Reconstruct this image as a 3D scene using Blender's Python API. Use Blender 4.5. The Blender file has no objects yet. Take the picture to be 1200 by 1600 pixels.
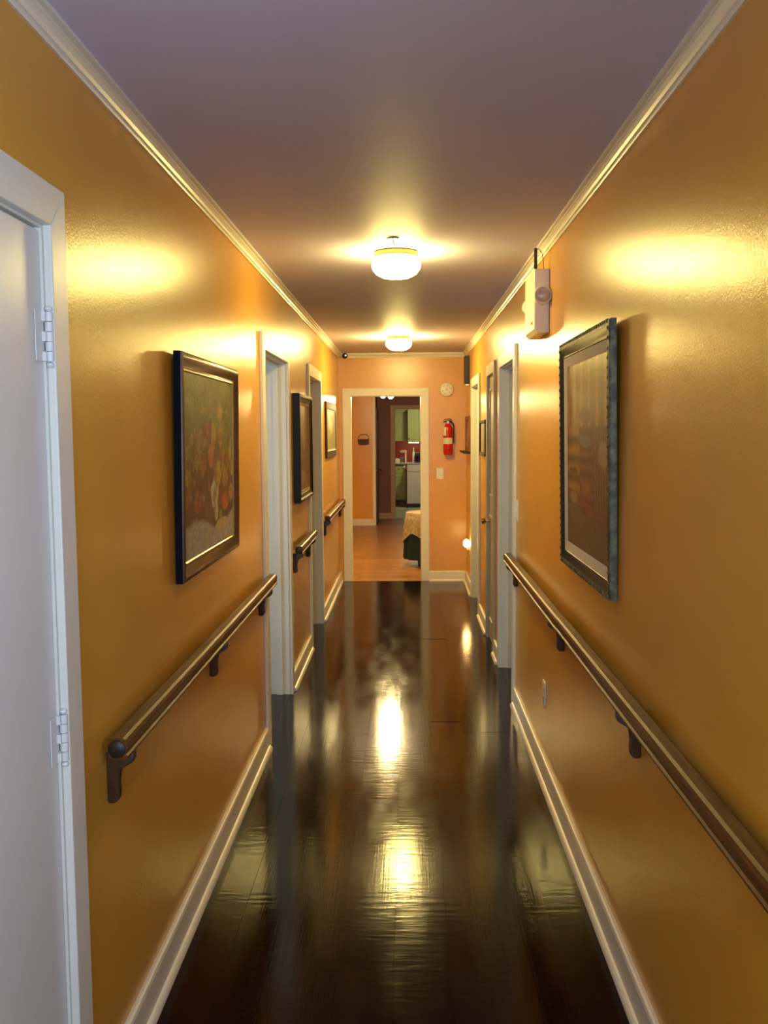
import bpy, bmesh, math, random
from mathutils import Vector, Matrix, noise
random.seed(7)
S = bpy.context.scene
COL = S.collection
PI = math.pi

# ------------------------------------------------------------------ camera
XL, XR, ZC, D, H = -0.732, 0.6356, 2.459, 10.096, 1.62
FPX, PITCH, YAW, ROLL = 1461.39, 0.08532, 0.02513, -0.00709
fw = Vector((-math.sin(YAW)*math.cos(PITCH), math.cos(YAW)*math.cos(PITCH), -math.sin(PITCH)))
rt = Vector((math.cos(YAW), math.sin(YAW), 0)); up = rt.cross(fw)
r2 = rt*math.cos(ROLL)+up*math.sin(ROLL); u2 = -rt*math.sin(ROLL)+up*math.cos(ROLL)
cam = bpy.data.objects.new('camera', bpy.data.cameras.new('camera')); COL.objects.link(cam)
M3 = Matrix((r2, u2, -fw)).transposed()
cam.matrix_world = Matrix.Translation((0, 0, H)) @ M3.to_4x4()
cam.data.sensor_fit = 'VERTICAL'; cam.data.sensor_height = 36.0
cam.data.lens = FPX/1600*36.0; cam.data.clip_start = 0.02; cam.data.clip_end = 100
S.camera = cam
# ------------------------------------------------------------------ world, daylight, exposure
w = bpy.data.worlds.new('world'); S.world = w; w.use_nodes = True
w.node_tree.nodes['Background'].inputs[0].default_value = (0.55, 0.7, 1.0, 1)
w.node_tree.nodes['Background'].inputs[1].default_value = 0.6
def area(name, loc, rot, sx, sy, power, color):
    l = bpy.data.lights.new(name, 'AREA'); l.shape = 'RECTANGLE'; l.size = sx; l.size_y = sy
    l.energy = power; l.color = color
    o = bpy.data.objects.new(name, l); COL.objects.link(o); o.location = loc; o.rotation_euler = rot
    return o
# daylight falling through the half-glazed door behind the camera, and through the window of the nearer left side room
area('daylight', (-0.05, -1.80, 1.67), (PI/2, 0, 0), 0.80, 0.80, 36, (0.60, 0.78, 1.0))
area('daylight_hall_window', (XR+.30, 0.35, 1.66), (PI/2, 0, PI/2), 0.86, 0.8, 25, (0.49, 0.76, 1.0))
area('daylight_side_room', (-2.68, 4.50, 1.50), (PI/2, 0, -PI/2), 0.80, 1.1, 16, (0.66, 0.88, 1.0))
S.view_settings.view_transform = 'Standard'; S.view_settings.look = 'None'
S.view_settings.exposure = 0.95; S.view_settings.gamma = 1.0; S.view_settings.use_curve_mapping = False
S.cycles.max_bounces = 7; S.cycles.diffuse_bounces = 5; S.cycles.glossy_bounces = 3
S.cycles.sample_clamp_indirect = 6.0
S.cycles.use_denoising = True

LAMP = (1.0, 0.77, 0.235)

# ------------------------------------------------------------------ materials
MATS = {}
def mat(name, color, rough=0.5, metal=0.0, var=0.0, vscale=8.0, bump=0.0, bscale=60.0, stretch=(1,1,1), emit=None, estr=0.0, spec=0.5, color2=None, coat=0.0):
    if name in MATS: return MATS[name]
    m = bpy.data.materials.new(name); m.use_nodes = True
    nt = m.node_tree; b = nt.nodes['Principled BSDF']
    b.inputs['Base Color'].default_value = (*color, 1); b.inputs['Roughness'].default_value = rough
    b.inputs['Metallic'].default_value = metal; b.inputs['Specular IOR Level'].default_value = spec
    if coat: b.inputs['Coat Weight'].default_value = coat; b.inputs['Coat Roughness'].default_value = 0.15
    if emit: b.inputs['Emission Color'].default_value = (*emit, 1); b.inputs['Emission Strength'].default_value = estr
    if var or bump or color2:
        tc = nt.nodes.new('ShaderNodeTexCoord'); mp = nt.nodes.new('ShaderNodeMapping')
        mp.inputs['Scale'].default_value = stretch
        nt.links.new(tc.outputs['Object'], mp.inputs[0])
    if var or color2:
        n = nt.nodes.new('ShaderNodeTexNoise'); n.inputs['Scale'].default_value = vscale; n.inputs['Detail'].default_value = 5
        nt.links.new(mp.outputs[0], n.inputs['Vector'])
        mx = nt.nodes.new('ShaderNodeMix'); mx.data_type = 'RGBA'
        c2 = color2 if color2 else tuple(c*(1-var) for c in color)
        mx.inputs['A'].default_value = (*color, 1); mx.inputs['B'].default_value = (*c2, 1)
        rp = nt.nodes.new('ShaderNodeMapRange'); rp.inputs[1].default_value = 0.35; rp.inputs[2].default_value = 0.65
        nt.links.new(n.outputs[0], rp.inputs[0]); nt.links.new(rp.outputs[0], mx.inputs['Factor'])
        nt.links.new(mx.outputs['Result'], b.inputs['Base Color'])
    if bump:
        n2 = nt.nodes.new('ShaderNodeTexNoise'); n2.inputs['Scale'].default_value = bscale; n2.inputs['Detail'].default_value = 3
        nt.links.new(mp.outputs[0], n2.inputs['Vector'])
        bp = nt.nodes.new('ShaderNodeBump'); bp.inputs['Strength'].default_value = bump; bp.inputs['Distance'].default_value = 0.002
        nt.links.new(n2.outputs[0], bp.inputs['Height']); nt.links.new(bp.outputs[0], b.inputs['Normal'])
    MATS[name] = m; return m

WALL = mat('orange_wall_paint', (0.69, 0.352, 0.040), 0.25, var=0.06, vscale=3, bump=0.25, bscale=180)
CEIL = mat('ceiling_paint', (0.66, 0.64, 0.89), 0.55, var=0.04, vscale=2, bump=0.2, bscale=140, spec=0.12)
TRIM = mat('white_trim_paint', (0.78, 0.76, 0.70), 0.35, var=0.04, vscale=5)
DOORW = mat('white_door_paint', (0.74, 0.74, 0.74), 0.32, var=0.03, vscale=4, bump=0.1, bscale=120)
GREYP = mat('grey_door_paint', (0.50, 0.47, 0.42), 0.4, var=0.06, vscale=6)
MAROON = mat('maroon_wall_paint', (0.16, 0.045, 0.035), 0.5, var=0.08, vscale=4, bump=0.1)
ROOMW = mat('side_room_paint', (0.62, 0.62, 0.60), 0.6, var=0.05)
RAILW = mat('handrail_wood', (0.15, 0.056, 0.013), 0.42, color2=(0.075, 0.024, 0.007), vscale=9, stretch=(12, 0.6, 12), bump=0.2, bscale=30, spec=0.22)
BRKW = mat('bracket_wood', (0.075, 0.033, 0.015), 0.4, var=0.4, vscale=20)
CAPM = mat('dark_end_grain', (0.022, 0.014, 0.010), 0.45, var=0.3, vscale=40)
BLACKW = mat('black_frame_lacquer', (0.009, 0.008, 0.013), 0.42, spec=0.25, var=0.2, vscale=20)
BRONZE = mat('bronze_frame_finish', (0.115, 0.055, 0.03), 0.28, metal=0.25, var=0.35, vscale=25, bump=0.1)
PEWTER = mat('antique_pewter_frame', (0.17, 0.175, 0.10), 0.5, metal=0.15, color2=(0.05, 0.046, 0.028), vscale=45, bump=0.4, bscale=90)
LINER = mat('linen_liner', (0.58, 0.55, 0.54), 0.7, var=0.1, vscale=60)
BRASS = mat('brass', (0.55, 0.36, 0.10), 0.25, metal=1.0, var=0.1)
STEEL = mat('steel', (0.5, 0.5, 0.5), 0.3, metal=1.0, var=0.1)
WHITEP = mat('white_plastic', (0.78, 0.77, 0.72), 0.35, var=0.03)
GREYPL = mat('grey_plastic_lens', (0.5, 0.47, 0.44), 0.25, var=0.05)
BLACKP = mat('black_plastic', (0.009, 0.008, 0.008), 0.45, var=0.2)
BROWNP = mat('dark_brown_wood', (0.020, 0.010, 0.006), 0.45, var=0.3, vscale=20, stretch=(4, 4, 0.5))
REDP = mat('red_enamel', (0.50, 0.012, 0.012), 0.25, var=0.1)
PAPER = mat('paper_label', (0.75, 0.70, 0.55), 0.7, var=0.15, vscale=60)
GREENC = mat('green_cabinet_paint', (0.36, 0.42, 0.16), 0.45, var=0.1, vscale=6)
CLOTH = mat('beige_patterned_cloth', (0.40, 0.36, 0.24), 0.85, color2=(0.24, 0.19, 0.10), vscale=26)
TEAL = mat('dark_teal_cloth', (0.002, 0.026, 0.038), 0.9, var=0.4, vscale=12)
BASKET = mat('brown_wicker', (0.17, 0.06, 0.025), 0.7, var=0.4, vscale=60)
COUNTER = mat('dark_countertop', (0.05, 0.045, 0.04), 0.25, var=0.4, vscale=60)
APPL = mat('white_appliance', (0.55, 0.53, 0.52), 0.3, var=0.03)
SPLASH = mat('orange_red_wall', (0.48, 0.075, 0.025), 0.45, var=0.1)
BOWL = mat('lit_frosted_glass', (0.9, 0.85, 0.7), 0.4, emit=LAMP, estr=50)
BOWL2 = mat('lit_frosted_glass_stronger_bulb', (0.9, 0.85, 0.7), 0.4, emit=LAMP, estr=112)
SHADE = mat('lit_tulip_glass', (0.9, 0.88, 0.8), 0.4, emit=(1.0, 0.74, 0.30), estr=380)
KLIGHT = mat('lit_kitchen_glass', (0.9, 0.9, 0.8), 0.4, emit=(1.0, 0.93, 0.55), estr=60)
NIGHT = mat('lit_night_bulb', (0.9, 0.8, 0.6), 0.4, emit=(1.0, 0.62, 0.22), estr=28)

def glass_mat():
    m = bpy.data.materials.new('clear_window_glass'); m.use_nodes = True; nt = m.node_tree
    b = nt.nodes['Principled BSDF']; nt.nodes.remove(b)
    t = nt.nodes.new('ShaderNodeBsdfTransparent'); g = nt.nodes.new('ShaderNodeBsdfGlossy'); g.inputs['Roughness'].default_value = 0.02
    mx = nt.nodes.new('ShaderNodeMixShader'); mx.inputs[0].default_value = 0.06
    nt.links.new(t.outputs[0], mx.inputs[1]); nt.links.new(g.outputs[0], mx.inputs[2])
    nt.links.new(mx.outputs[0], nt.nodes['Material Output'].inputs[0]); return m
GLASS = glass_mat()

def floor_mat():
    m = bpy.data.materials.new('dark_glossy_floorboard'); m.use_nodes = True; nt = m.node_tree; b = nt.nodes['Principled BSDF']
    geo = nt.nodes.new('ShaderNodeNewGeometry'); oi = nt.nodes.new('ShaderNodeObjectInfo')
    def mapn(sc):
        mp = nt.nodes.new('ShaderNodeMapping'); mp.inputs['Scale'].default_value = sc; nt.links.new(geo.outputs['Position'], mp.inputs[0]); return mp
    def noi(sc, s, d=4):
        n = nt.nodes.new('ShaderNodeTexNoise'); n.inputs['Scale'].default_value = s; n.inputs['Detail'].default_value = d
        nt.links.new(mapn(sc).outputs[0], n.inputs['Vector']); return n
    grain = noi((40, 1.2, 1), 2.0)
    ramp = nt.nodes.new('ShaderNodeValToRGB'); e = ramp.color_ramp.elements
    e[0].position = 0.3; e[0].color = (0.0045, 0.0012, 0.0011, 1); e[1].position = 0.75; e[1].color = (0.016, 0.0042, 0.0022, 1)
    nt.links.new(grain.outputs[0], ramp.inputs[0])
    hv = nt.nodes.new('ShaderNodeHueSaturation'); mr = nt.nodes.new('ShaderNodeMapRange'); mr.inputs[3].default_value = 0.6; mr.inputs[4].default_value = 1.5
    nt.links.new(oi.outputs['Random'], mr.inputs[0]); nt.links.new(mr.outputs[0], hv.inputs['Value']); nt.links.new(ramp.outputs[0], hv.inputs['Color'])
    nt.links.new(hv.outputs[0], b.inputs['Base Color'])
    wear = noi((9, 2.0, 1), 1.3, 6)
    rr = nt.nodes.new('ShaderNodeMapRange'); rr.inputs[1].default_value = 0.35; rr.inputs[2].default_value = 0.7; rr.inputs[3].default_value = 0.09; rr.inputs[4].default_value = 0.15
    nt.links.new(wear.outputs[0], rr.inputs[0]); nt.links.new(rr.outputs[0], b.inputs['Roughness'])
    rip = noi((8, 42, 1), 1.0, 4)          # hand-scraped ripples across the boards
    scr = noi((160, 3, 1), 1.0, 2)          # fine scratches along them
    ad = nt.nodes.new('ShaderNodeMath'); ad.operation = 'MULTIPLY_ADD'; ad.inputs[1].default_value = 0.22
    nt.links.new(scr.outputs[0], ad.inputs[0]); nt.links.new(rip.outputs[0], ad.inputs[2])
    bp = nt.nodes.new('ShaderNodeBump'); bp.inputs['Strength'].default_value = 0.6; bp.inputs['Distance'].default_value = 0.0010
    nt.links.new(ad.outputs[0], bp.inputs['Height']); nt.links.new(bp.outputs[0], b.inputs['Normal'])
    b.inputs['Specular IOR Level'].default_value = 0.21
    return m
FLOORM = floor_mat()

def plank_mat():      # far dining room boards, too small to pick apart
    m = bpy.data.materials.new('orange_oak_boards'); m.use_nodes = True; nt = m.node_tree; b = nt.nodes['Principled BSDF']
    geo = nt.nodes.new('ShaderNodeNewGeometry')
    br = nt.nodes.new('ShaderNodeTexBrick'); br.inputs['Color1'].default_value = (0.40, 0.20, 0.045, 1); br.inputs['Color2'].default_value = (0.22, 0.095, 0.02, 1)
    br.inputs['Mortar'].default_value = (0.14, 0.05, 0.015, 1); br.inputs['Scale'].default_value = 1.0; br.inputs['Mortar Size'].default_value = 0.004
    br.inputs['Brick Width'].default_value = 1.1; br.inputs['Row Height'].default_value = 0.085
    nt.links.new(geo.outputs['Position'], br.inputs['Vector']); nt.links.new(br.outputs[0], b.inputs['Base Color'])
    b.inputs['Roughness'].default_value = 0.3
    return m
OAK = plank_mat()
def tile_mat():
    m = bpy.data.materials.new('grey_green_floor_tile'); m.use_nodes = True; nt = m.node_tree; b = nt.nodes['Principled BSDF']
    geo = nt.nodes.new('ShaderNodeNewGeometry'); br = nt.nodes.new('ShaderNodeTexBrick'); br.offset = 0
    br.inputs['Color1'].default_value = (0.30, 0.33, 0.27, 1); br.inputs['Color2'].default_value = (0.25, 0.28, 0.22, 1); br.inputs['Mortar'].default_value = (0.14, 0.14, 0.11, 1)
    br.inputs['Scale'].default_value = 1; br.inputs['Brick Width'].default_value = 0.3; br.inputs['Row Height'].default_value = 0.3; br.inputs['Mortar Size'].default_value = 0.006
    nt.links.new(geo.outputs['Position'], br.inputs['Vector']); nt.links.new(br.outputs[0], b.inputs['Base Color']); b.inputs['Roughness'].default_value = 0.3
    return m
TILE = tile_mat()
def paint_mat(name, rough=0.45):
    m = bpy.data.materials.new(name); m.use_nodes = True; nt = m.node_tree; b = nt.nodes['Principled BSDF']
    b.inputs['Specular IOR Level'].default_value = 0.3
    a = nt.nodes.new('ShaderNodeVertexColor'); a.layer_name = 'paint'
    nt.links.new(a.outputs[0], b.inputs['Base Color']); b.inputs['Roughness'].default_value = rough
    tc = nt.nodes.new('ShaderNodeTexCoord'); n = nt.nodes.new('ShaderNodeTexNoise'); n.inputs['Scale'].default_value = 90
    nt.links.new(tc.outputs['Object'], n.inputs['Vector'])
    bp = nt.nodes.new('ShaderNodeBump'); bp.inputs['Strength'].default_value = 0.4; bp.inputs['Distance'].default_value = 0.002
    nt.links.new(n.outputs[0], bp.inputs['Height']); nt.links.new(bp.outputs[0], b.inputs['Normal'])
    return m
CANVAS = paint_mat('oil_on_canvas'); PRINT = paint_mat('varnished_print', 0.38)

# ------------------------------------------------------------------ mesh helpers
def box(bm, x0, x1, y0, y1, z0, z1, bev=0.0):
    vs = [bm.verts.new((x, y, z)) for x in (x0, x1) for y in (y0, y1) for z in (z0, z1)]
    fs = [(0,1,3,2), (4,6,7,5), (0,4,5,1), (2,3,7,6), (0,2,6,4), (1,5,7,3)]
    faces = [bm.faces.new([vs[i] for i in f]) for f in fs]
    if bev:
        es = list({e for f in faces for e in f.edges})
        bmesh.ops.bevel(bm, geom=es, offset=bev, segments=2, affect='EDGES', profile=0.5)
def prism(bm, pts, axis, a0, a1, bev=0.0):
    """extrude a 2D outline along an axis; pts are the other two coordinates in xyz order"""
    def P(p, a):
        c = list(p); c.insert(axis, a); return c
    A = [bm.verts.new(P(p, a0)) for p in pts]; B = [bm.verts.new(P(p, a1)) for p in pts]
    n = len(pts); fs = [bm.faces.new(A), bm.faces.new(B[::-1])]
    for i in range(n): fs.append(bm.faces.new((A[i], B[i], B[(i+1) % n], A[(i+1) % n])))
    if bev:
        es = list({e for f in fs[:2] for e in f.edges})
        bmesh.ops.bevel(bm, geom=es, offset=bev, segments=2, affect='EDGES', profile=0.5)
def lathe(bm, prof, c=(0,0,0), axis='Z', n=24, wob=None):
    rings = []
    for r, h in prof:
        if r < 1e-6:
            rings.append([bm.verts.new(place(axis, 0, 0, h, c))])
        else:
            rings.append([bm.verts.new(place(axis, r*(wob(2*PI*k/n, h) if wob else 1)*math.cos(2*PI*k/n), r*(wob(2*PI*k/n, h) if wob else 1)*math.sin(2*PI*k/n), h, c)) for k in range(n)])
    for a, b in zip(rings, rings[1:]):
        for k in range(n):
            k2 = (k+1) % n
            if len(a) == 1 and len(b) == 1: continue
            if len(a) == 1: bm.faces.new((a[0], b[k], b[k2]))
            elif len(b) == 1: bm.faces.new((a[k], b[0], a[k2]))
            else: bm.faces.new((a[k], b[k], b[k2], a[k2]))
    for r in (rings[0], rings[-1]):
        if len(r) > 1: bm.faces.new(r)
def place(axis, a, b, h, c):
    if axis == 'Z': v = (a, b, h)
    elif axis == 'X': v = (h, a, b)
    else: v = (a, h, b)
    return (v[0]+c[0], v[1]+c[1], v[2]+c[2])
def tube(bm, pts, r, n=8):
    pts = [Vector(p) for p in pts]; rings = []
    for i, p in enumerate(pts):
        t = (pts[min(i+1, len(pts)-1)]-pts[max(i-1, 0)]).normalized()
        a = t.cross(Vector((0.13, 0.31, 0.94)))
        if a.length < 1e-3: a = t.cross(Vector((1, 0, 0)))
        a.normalize(); b = t.cross(a)
        rr = r[i] if isinstance(r, (list, tuple)) else r
        rings.append([bm.verts.new(p+a*rr*math.cos(2*PI*k/n)+b*rr*math.sin(2*PI*k/n)) for k in range(n)])
    for A, B in zip(rings, rings[1:]):
        for k in range(n): bm.faces.new((A[k], B[k], B[(k+1) % n], A[(k+1) % n]))
    bm.faces.new(rings[0]); bm.faces.new(rings[-1])
def obj(name, bm, m, parent=None, smooth=False, label=None):
    bmesh.ops.recalc_face_normals(bm, faces=bm.faces[:])
    me = bpy.data.meshes.new(name); bm.to_mesh(me); bm.free()
    me.materials.append(m)
    if smooth:
        for p in me.polygons: p.use_smooth = True
        try: me.set_sharp_from_angle(angle=0.7)
        except Exception: pass
    o = bpy.data.objects.new(name, me); COL.objects.link(o)
    if parent:
        o.parent = parent
        o.matrix_parent_inverse = Matrix.Translation(-world_loc(parent))
    if label: o['label'] = label
    return o
def world_loc(o):
    v = Vector(o.location)
    return v
def bx(name, b, m, parent=None, bev=0.0, label=None):
    bm = bmesh.new(); box(bm, *b, bev=bev); return obj(name, bm, m, parent, label=label)
def thing(name, label, cat, loc, group=None):
    o = bpy.data.objects.new(name, None); COL.objects.link(o); o.location = loc; o.empty_display_size = 0.05
    o['label'] = label; o['category'] = cat
    if group: o['group'] = group
    return o
def tag(o, label, cat, group=None):
    o['label'] = label; o['category'] = cat
    if group: o['group'] = group
    return o
def struct(o, label, cat):
    o['kind'] = 'structure'; o['label'] = label; o['category'] = cat; return o
def sroot(name, label, cat, loc):
    o = thing(name, label, cat, loc); o['kind'] = 'structure'; return o
NB = bmesh.new

# ------------------------------------------------------------------ structure: floor
YB = -1.60; WT = 0.12
bm = NB(); box(bm, XL-WT, XR+WT, YB-WT, D+WT, -0.12, -0.013)
floor = struct(obj('floor', bm, mat('subfloor_dark', (0.012, 0.006, 0.004), 0.5, var=0.2)), 'dark brown glossy plank floor of the hallway', 'floor')
rows = 8; pw = (XR-XL)/rows
cache = {}
for r in range(rows):
    y = YB - random.uniform(0, 1.2)
    while y < D:
        L = random.choice((0.9, 1.2, 1.5, 1.8, 2.1)); y0, y1 = max(y, YB), min(y+L, D); y += L
        if y1-y0 < 0.05: continue
        key = round(y1-y0, 3)
        if key not in cache:
            bm = NB(); box(bm, -pw/2+.0001, pw/2-.0001, -key/2+.0001, key/2-.0001, -0.012, 0, bev=0.0004)
            o = obj('plank', bm, FLOORM, floor); cache[key] = o.data
        else:
            o = bpy.data.objects.new('plank', cache[key]); COL.objects.link(o); o.parent = floor
        o.location = (XL+pw*(r+.5), (y0+y1)/2, random.uniform(-.0004, 0))
        o.rotation_euler = (math.radians(random.gauss(0, .03)), math.radians(random.gauss(0, .07)), 0)

# ------------------------------------------------------------------ walls with openings
def wall_x(name, xf, side, ops, label, y0=YB-WT, y1=D+WT):
    xa, xb = (xf-WT, xf) if side < 0 else (xf, xf+WT)
    bm = NB(); y = y0
    for a, b, zt in sorted(ops):
        box(bm, xa, xb, y, a, 0, ZC+.1); box(bm, xa, xb, a, b, zt, ZC+.1); y = b
    box(bm, xa, xb, y, y1, 0, ZC+.1)
    return struct(obj(name, bm, WALL), label, 'wall')
CW, CT, ZO = 0.078, 0.018, 2.045      # casing width, casing thickness, opening height
LD = [(1.13, 1.912), (4.752, 5.685), (6.955, 7.83)]      # left openings
RD = [(5.52, 6.34), (6.80, 7.30), (8.215, 9.06)]         # right openings
wall_x('wall_left', XL, -1, [(a, b, ZO) for a, b in LD], 'orange painted hallway wall on the left with three doorways')
wall_x('wall_right', XR, 1, [(-.10, .80, 2.03)]+[(a, b, ZO) for a, b in RD], 'orange painted hallway wall on the right with three doorways')
EX0, EX1, EZ = -0.613, 0.156, 2.012
bm = NB(); box(bm, XL, EX0, D, D+WT, 0, ZC+.1); box(bm, EX0, EX1, D, D+WT, EZ, ZC+.1); box(bm, EX1, XR, D, D+WT, 0, ZC+.1)
struct(obj('wall_end', bm, WALL), 'orange end wall of the hallway around the open doorway', 'wall')
bm = NB(); box(bm, XL, -0.50, YB-WT, YB, 0, ZC+.1); box(bm, 0.40, XR, YB-WT, YB, 0, ZC+.1); box(bm, -0.50, 0.40, YB-WT, YB, 2.12, ZC+.1)
struct(obj('wall_back', bm, WALL), 'orange wall behind the camera around the glazed door', 'wall')
struct(bx('ceiling', (XL-WT, XR+WT, YB-WT, D+WT, ZC, ZC+.1), CEIL), 'white painted hallway ceiling', 'ceiling')
# glazed door behind the camera
gd = sroot('door_7', 'white glazed door behind the camera', 'door', (-0.05, YB, 0))
for b in ((-.50, -.42, YB-.09, YB-.04, 0, 2.12), (.32, .40, YB-.09, YB-.04, 0, 2.12)): bx('stile', b, TRIM, gd)
for b in ((-.42, .32, YB-.09, YB-.04, 0, 1.27), (-.42, .32, YB-.09, YB-.04, 2.04, 2.12), (-.42, .32, YB-.085, YB-.045, 1.64, 1.67)): bx('cross_rail', b, TRIM, gd)
bx('pane', (-.42, .32, YB-.07, YB-.064, 1.27, 1.64), GLASS, gd); bx('pane', (-.42, .32, YB-.07, YB-.064, 1.67, 2.04), GLASS, gd)

# window in the right wall beside the camera
struct(bx('wall_window_apron', (XR, XR+WT, -.10, .80, 0, 1.27), WALL), 'orange wall below the window beside the camera', 'wall')
wn = sroot('window_2', 'white sash window in the right wall beside the camera', 'window', (XR, .35, 1.27))
for b in ((-.10, -.04, 1.27, 2.03), (.74, .80, 1.27, 2.03), (-.04, .74, 1.27, 1.33), (-.04, .74, 1.97, 2.03), (-.04, .74, 1.63, 1.67)): bx('sash_frame', (XR+.04, XR+.08, *b), TRIM, wn)
for b in ((-.04, .74, 1.33, 1.63), (-.04, .74, 1.67, 1.97)): bx('pane', (XR+.057, XR+.063, *b), GLASS, wn)
for b in ((-.17, -.10, 1.27, 2.10), (.80, .87, 1.27, 2.10), (-.10, .80, 2.03, 2.10), (-.19, .89, 1.23, 1.27)): bx('casing', (XR-.018, XR, *b), TRIM, wn)

# ------------------------------------------------------------------ doors and casings
def sx(side, h):        # x of a point h out from the left (-1) or right (+1) wall into the hallway
    return XL+h if side < 0 else XR-h
def xr(side, h0, h1):
    a, b = sx(side, h0), sx(side, h1); return (min(a, b), max(a, b))
def casing(side, y0, y1, zo, root, cm=TRIM, depth=WT):
    """architrave on the hallway face, jamb lining with a stop"""
    a0, a1 = xr(side, 0, CT)
    rv = 0.006
    for (ya, yb) in ((y0-CW, y0+rv), (y1-rv, y1+CW)):
        # mitred leg: outline in (y,z)
        inner_is_hi = ya < y0
        if inner_is_hi: pts = [(ya, 0), (yb, 0), (yb, zo-rv), (ya, zo+CW)]
        else: pts = [(ya, 0), (yb, 0), (yb, zo+CW), (ya, zo-rv)]
        bm = NB(); prism(bm, pts, 0, a0, a1, bev=0.003); obj('casing_leg', bm, cm, root)
    bm = NB(); prism(bm, [(y0-CW, zo+CW), (y0+rv, zo-rv), (y1-rv, zo-rv), (y1+CW, zo+CW)], 0, a0, a1, bev=0.003); obj('casing_head', bm, cm, root)
    j0, j1 = xr(side, -depth, 0)
    t = 0.012
    bx('jamb', (j0, j1, y0, y0+t, 0, zo), cm, root); bx('jamb', (j0, j1, y1-t, y1, 0, zo), cm, root)
    bx('head_jamb', (j0, j1, y0+t, y1-t, zo-t, zo), cm, root)
    bx('threshold', (j0, j1, y0+t, y1-t, -.012, .002), FLOORM, root)
    return t
def stops(side, y0, y1, zo, root, h, t=0.012, cm=TRIM):
    s0, s1 = xr(side, -h-.035, -h)
    bx('door_stop', (s0, s1, y0+t, y0+t+.012, 0, zo-t), cm, root); bx('door_stop', (s0, s1, y1-t-.012, y1-t, 0, zo-t), cm, root)
    bx('door_stop', (s0, s1, y0+t+.012, y1-t-.012, zo-t-.012, zo-t), cm, root)

# door 1: closed white slab, hinged on its far side
y0, y1 = LD[0]
d1 = sroot('door_1', 'closed white slab door with painted hinges at the near left', 'door', (XL, (y0+y1)/2, 0))
casing(-1, y0, y1, ZO, d1)
leaf = bx('leaf', (XL-.042, XL-.005, y0+.015, y1-.016, .008, ZO-.017), DOORW, d1, bev=.0015)
for zc in (1.817, 0.985, 0.235):
    hx, hy = XL+.012, y1-.008
    hg = NB(); box(hg, XL-.004, XL-.0015, y1-.055, y1-.012, zc-.05, zc+.05, bev=.0008)
    hg = obj('hinge_leaf', hg, DOORW, leaf)
    for k in range(5):
        bm = NB(); lathe(bm, [(.0085, zc-.05+k*.02+.0006), (.0085, zc-.03+k*.02-.0006)], (hx-.004, hy, 0), n=14); 
        if k % 2 == 0: box(bm, XL-.003, hx-.006, hy-.016, hy-.004, zc-.05+k*.02+.0006, zc-.03+k*.02-.0006)
        else: box(bm, XL-.003, hx-.006, hy-.004, hy+.006, zc-.05+k*.02+.0006, zc-.03+k*.02-.0006)
        obj('knuckle', bm, DOORW, leaf, smooth=True)
    for s in (-1, 1):
        bm = NB(); lathe(bm, [(0, 0), (.006, .001), (.0085, .005), (.007, .010), (0, .013)] , (hx-.004, hy, zc+s*.05-(0 if s > 0 else .013)), n=12); obj('pin_cap', bm, DOORW, leaf, smooth=True)

def side_room(side, y0, y1, name, label, win=False):
    """small room seen only as a dim strip through the doorway"""
    o0, o1 = xr(side, -WT-1.7, -WT)
    bm = NB(); t = .06
    box(bm, o0, o1, y0-.5-t, y0-.5, 0, 2.45); box(bm, o0, o1, y1+.3, y1+.3+t, 0, 2.45)
    xa = (o0-t, o0) if side < 0 else (o1, o1+t)
    if win:
        box(bm, *xa, y0-.5-t, 4.10, 0, 2.45) if y0-.5-t < 4.10 else None
        box(bm, *xa, max(4.10, y0-.5-t), 4.90, 0, .95); box(bm, *xa, max(4.10, y0-.5-t), 4.90, 2.05, 2.45); box(bm, *xa, 4.90, y1+.3+t, 0, 2.45)
    else: box(bm, *xa, y0-.5-t, y1+.3+t, 0, 2.45)
    struct(obj('wall_'+name, bm, ROOMW), 'plain pale walls of the '+label, 'wall')
    struct(bx('floor_'+name, (o0-t, o1, y0-.5-t, y1+.3+t, -.1, 0), mat('side_room_floor', (.03, .012, .008), .3, var=.2)), 'dark floor of the '+label, 'floor')
    struct(bx('ceiling_'+name, (o0-t, o1, y0-.5-t, y1+.3+t, 2.45, 2.52), CEIL), 'white ceiling of the '+label, 'ceiling')

for i, (side, (y0, y1), nm, lb) in enumerate(((-1, LD[1], 'left_near_room', 'side room through the nearer left doorway'), (-1, LD[2], 'left_far_room', 'side room through the farther left doorway'),
                                             (1, RD[0], 'right_near_room', 'side room through the nearer right doorway'), (1, RD[2], 'right_far_room', 'side room through the farther right doorway'))):
    lab = {0: 'open doorway with white casing behind the large still-life painting on the left', 1: 'open doorway with white casing past the narrow dark frame on the left',
           2: 'open doorway with white casing below the emergency light on the right', 3: 'open doorway with brightly lit casing farthest along the right wall'}[i]
    d = sroot('door_%d' % (i+2), lab, 'doorway', (XL if side < 0 else XR, (y0+y1)/2, 0))
    casing(side, y0, y1, ZO, d); stops(side, y0, y1, ZO, d, .045)
    side_room(side, y0, y1, nm, lb, win=(i == 0))

wn = sroot('window_1', 'white sash window inside the nearer left side room', 'window', (XL-WT-1.73, 4.54, .95))
wx = XL-WT-1.73
for b in ((4.19, 4.25, .95, 2.05), (4.84, 4.90, .95, 2.05), (4.25, 4.84, .95, 1.01), (4.25, 4.84, 1.99, 2.05), (4.25, 4.84, 1.48, 1.52)): bx('sash_frame', (wx-.02, wx+.02, *b), TRIM, wn)
bx('pane', (wx-.003, wx+.003, 4.25, 4.84, 1.01, 1.48), GLASS, wn); bx('pane', (wx-.003, wx+.003, 4.25, 4.84, 1.52, 1.99), GLASS, wn)
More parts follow.
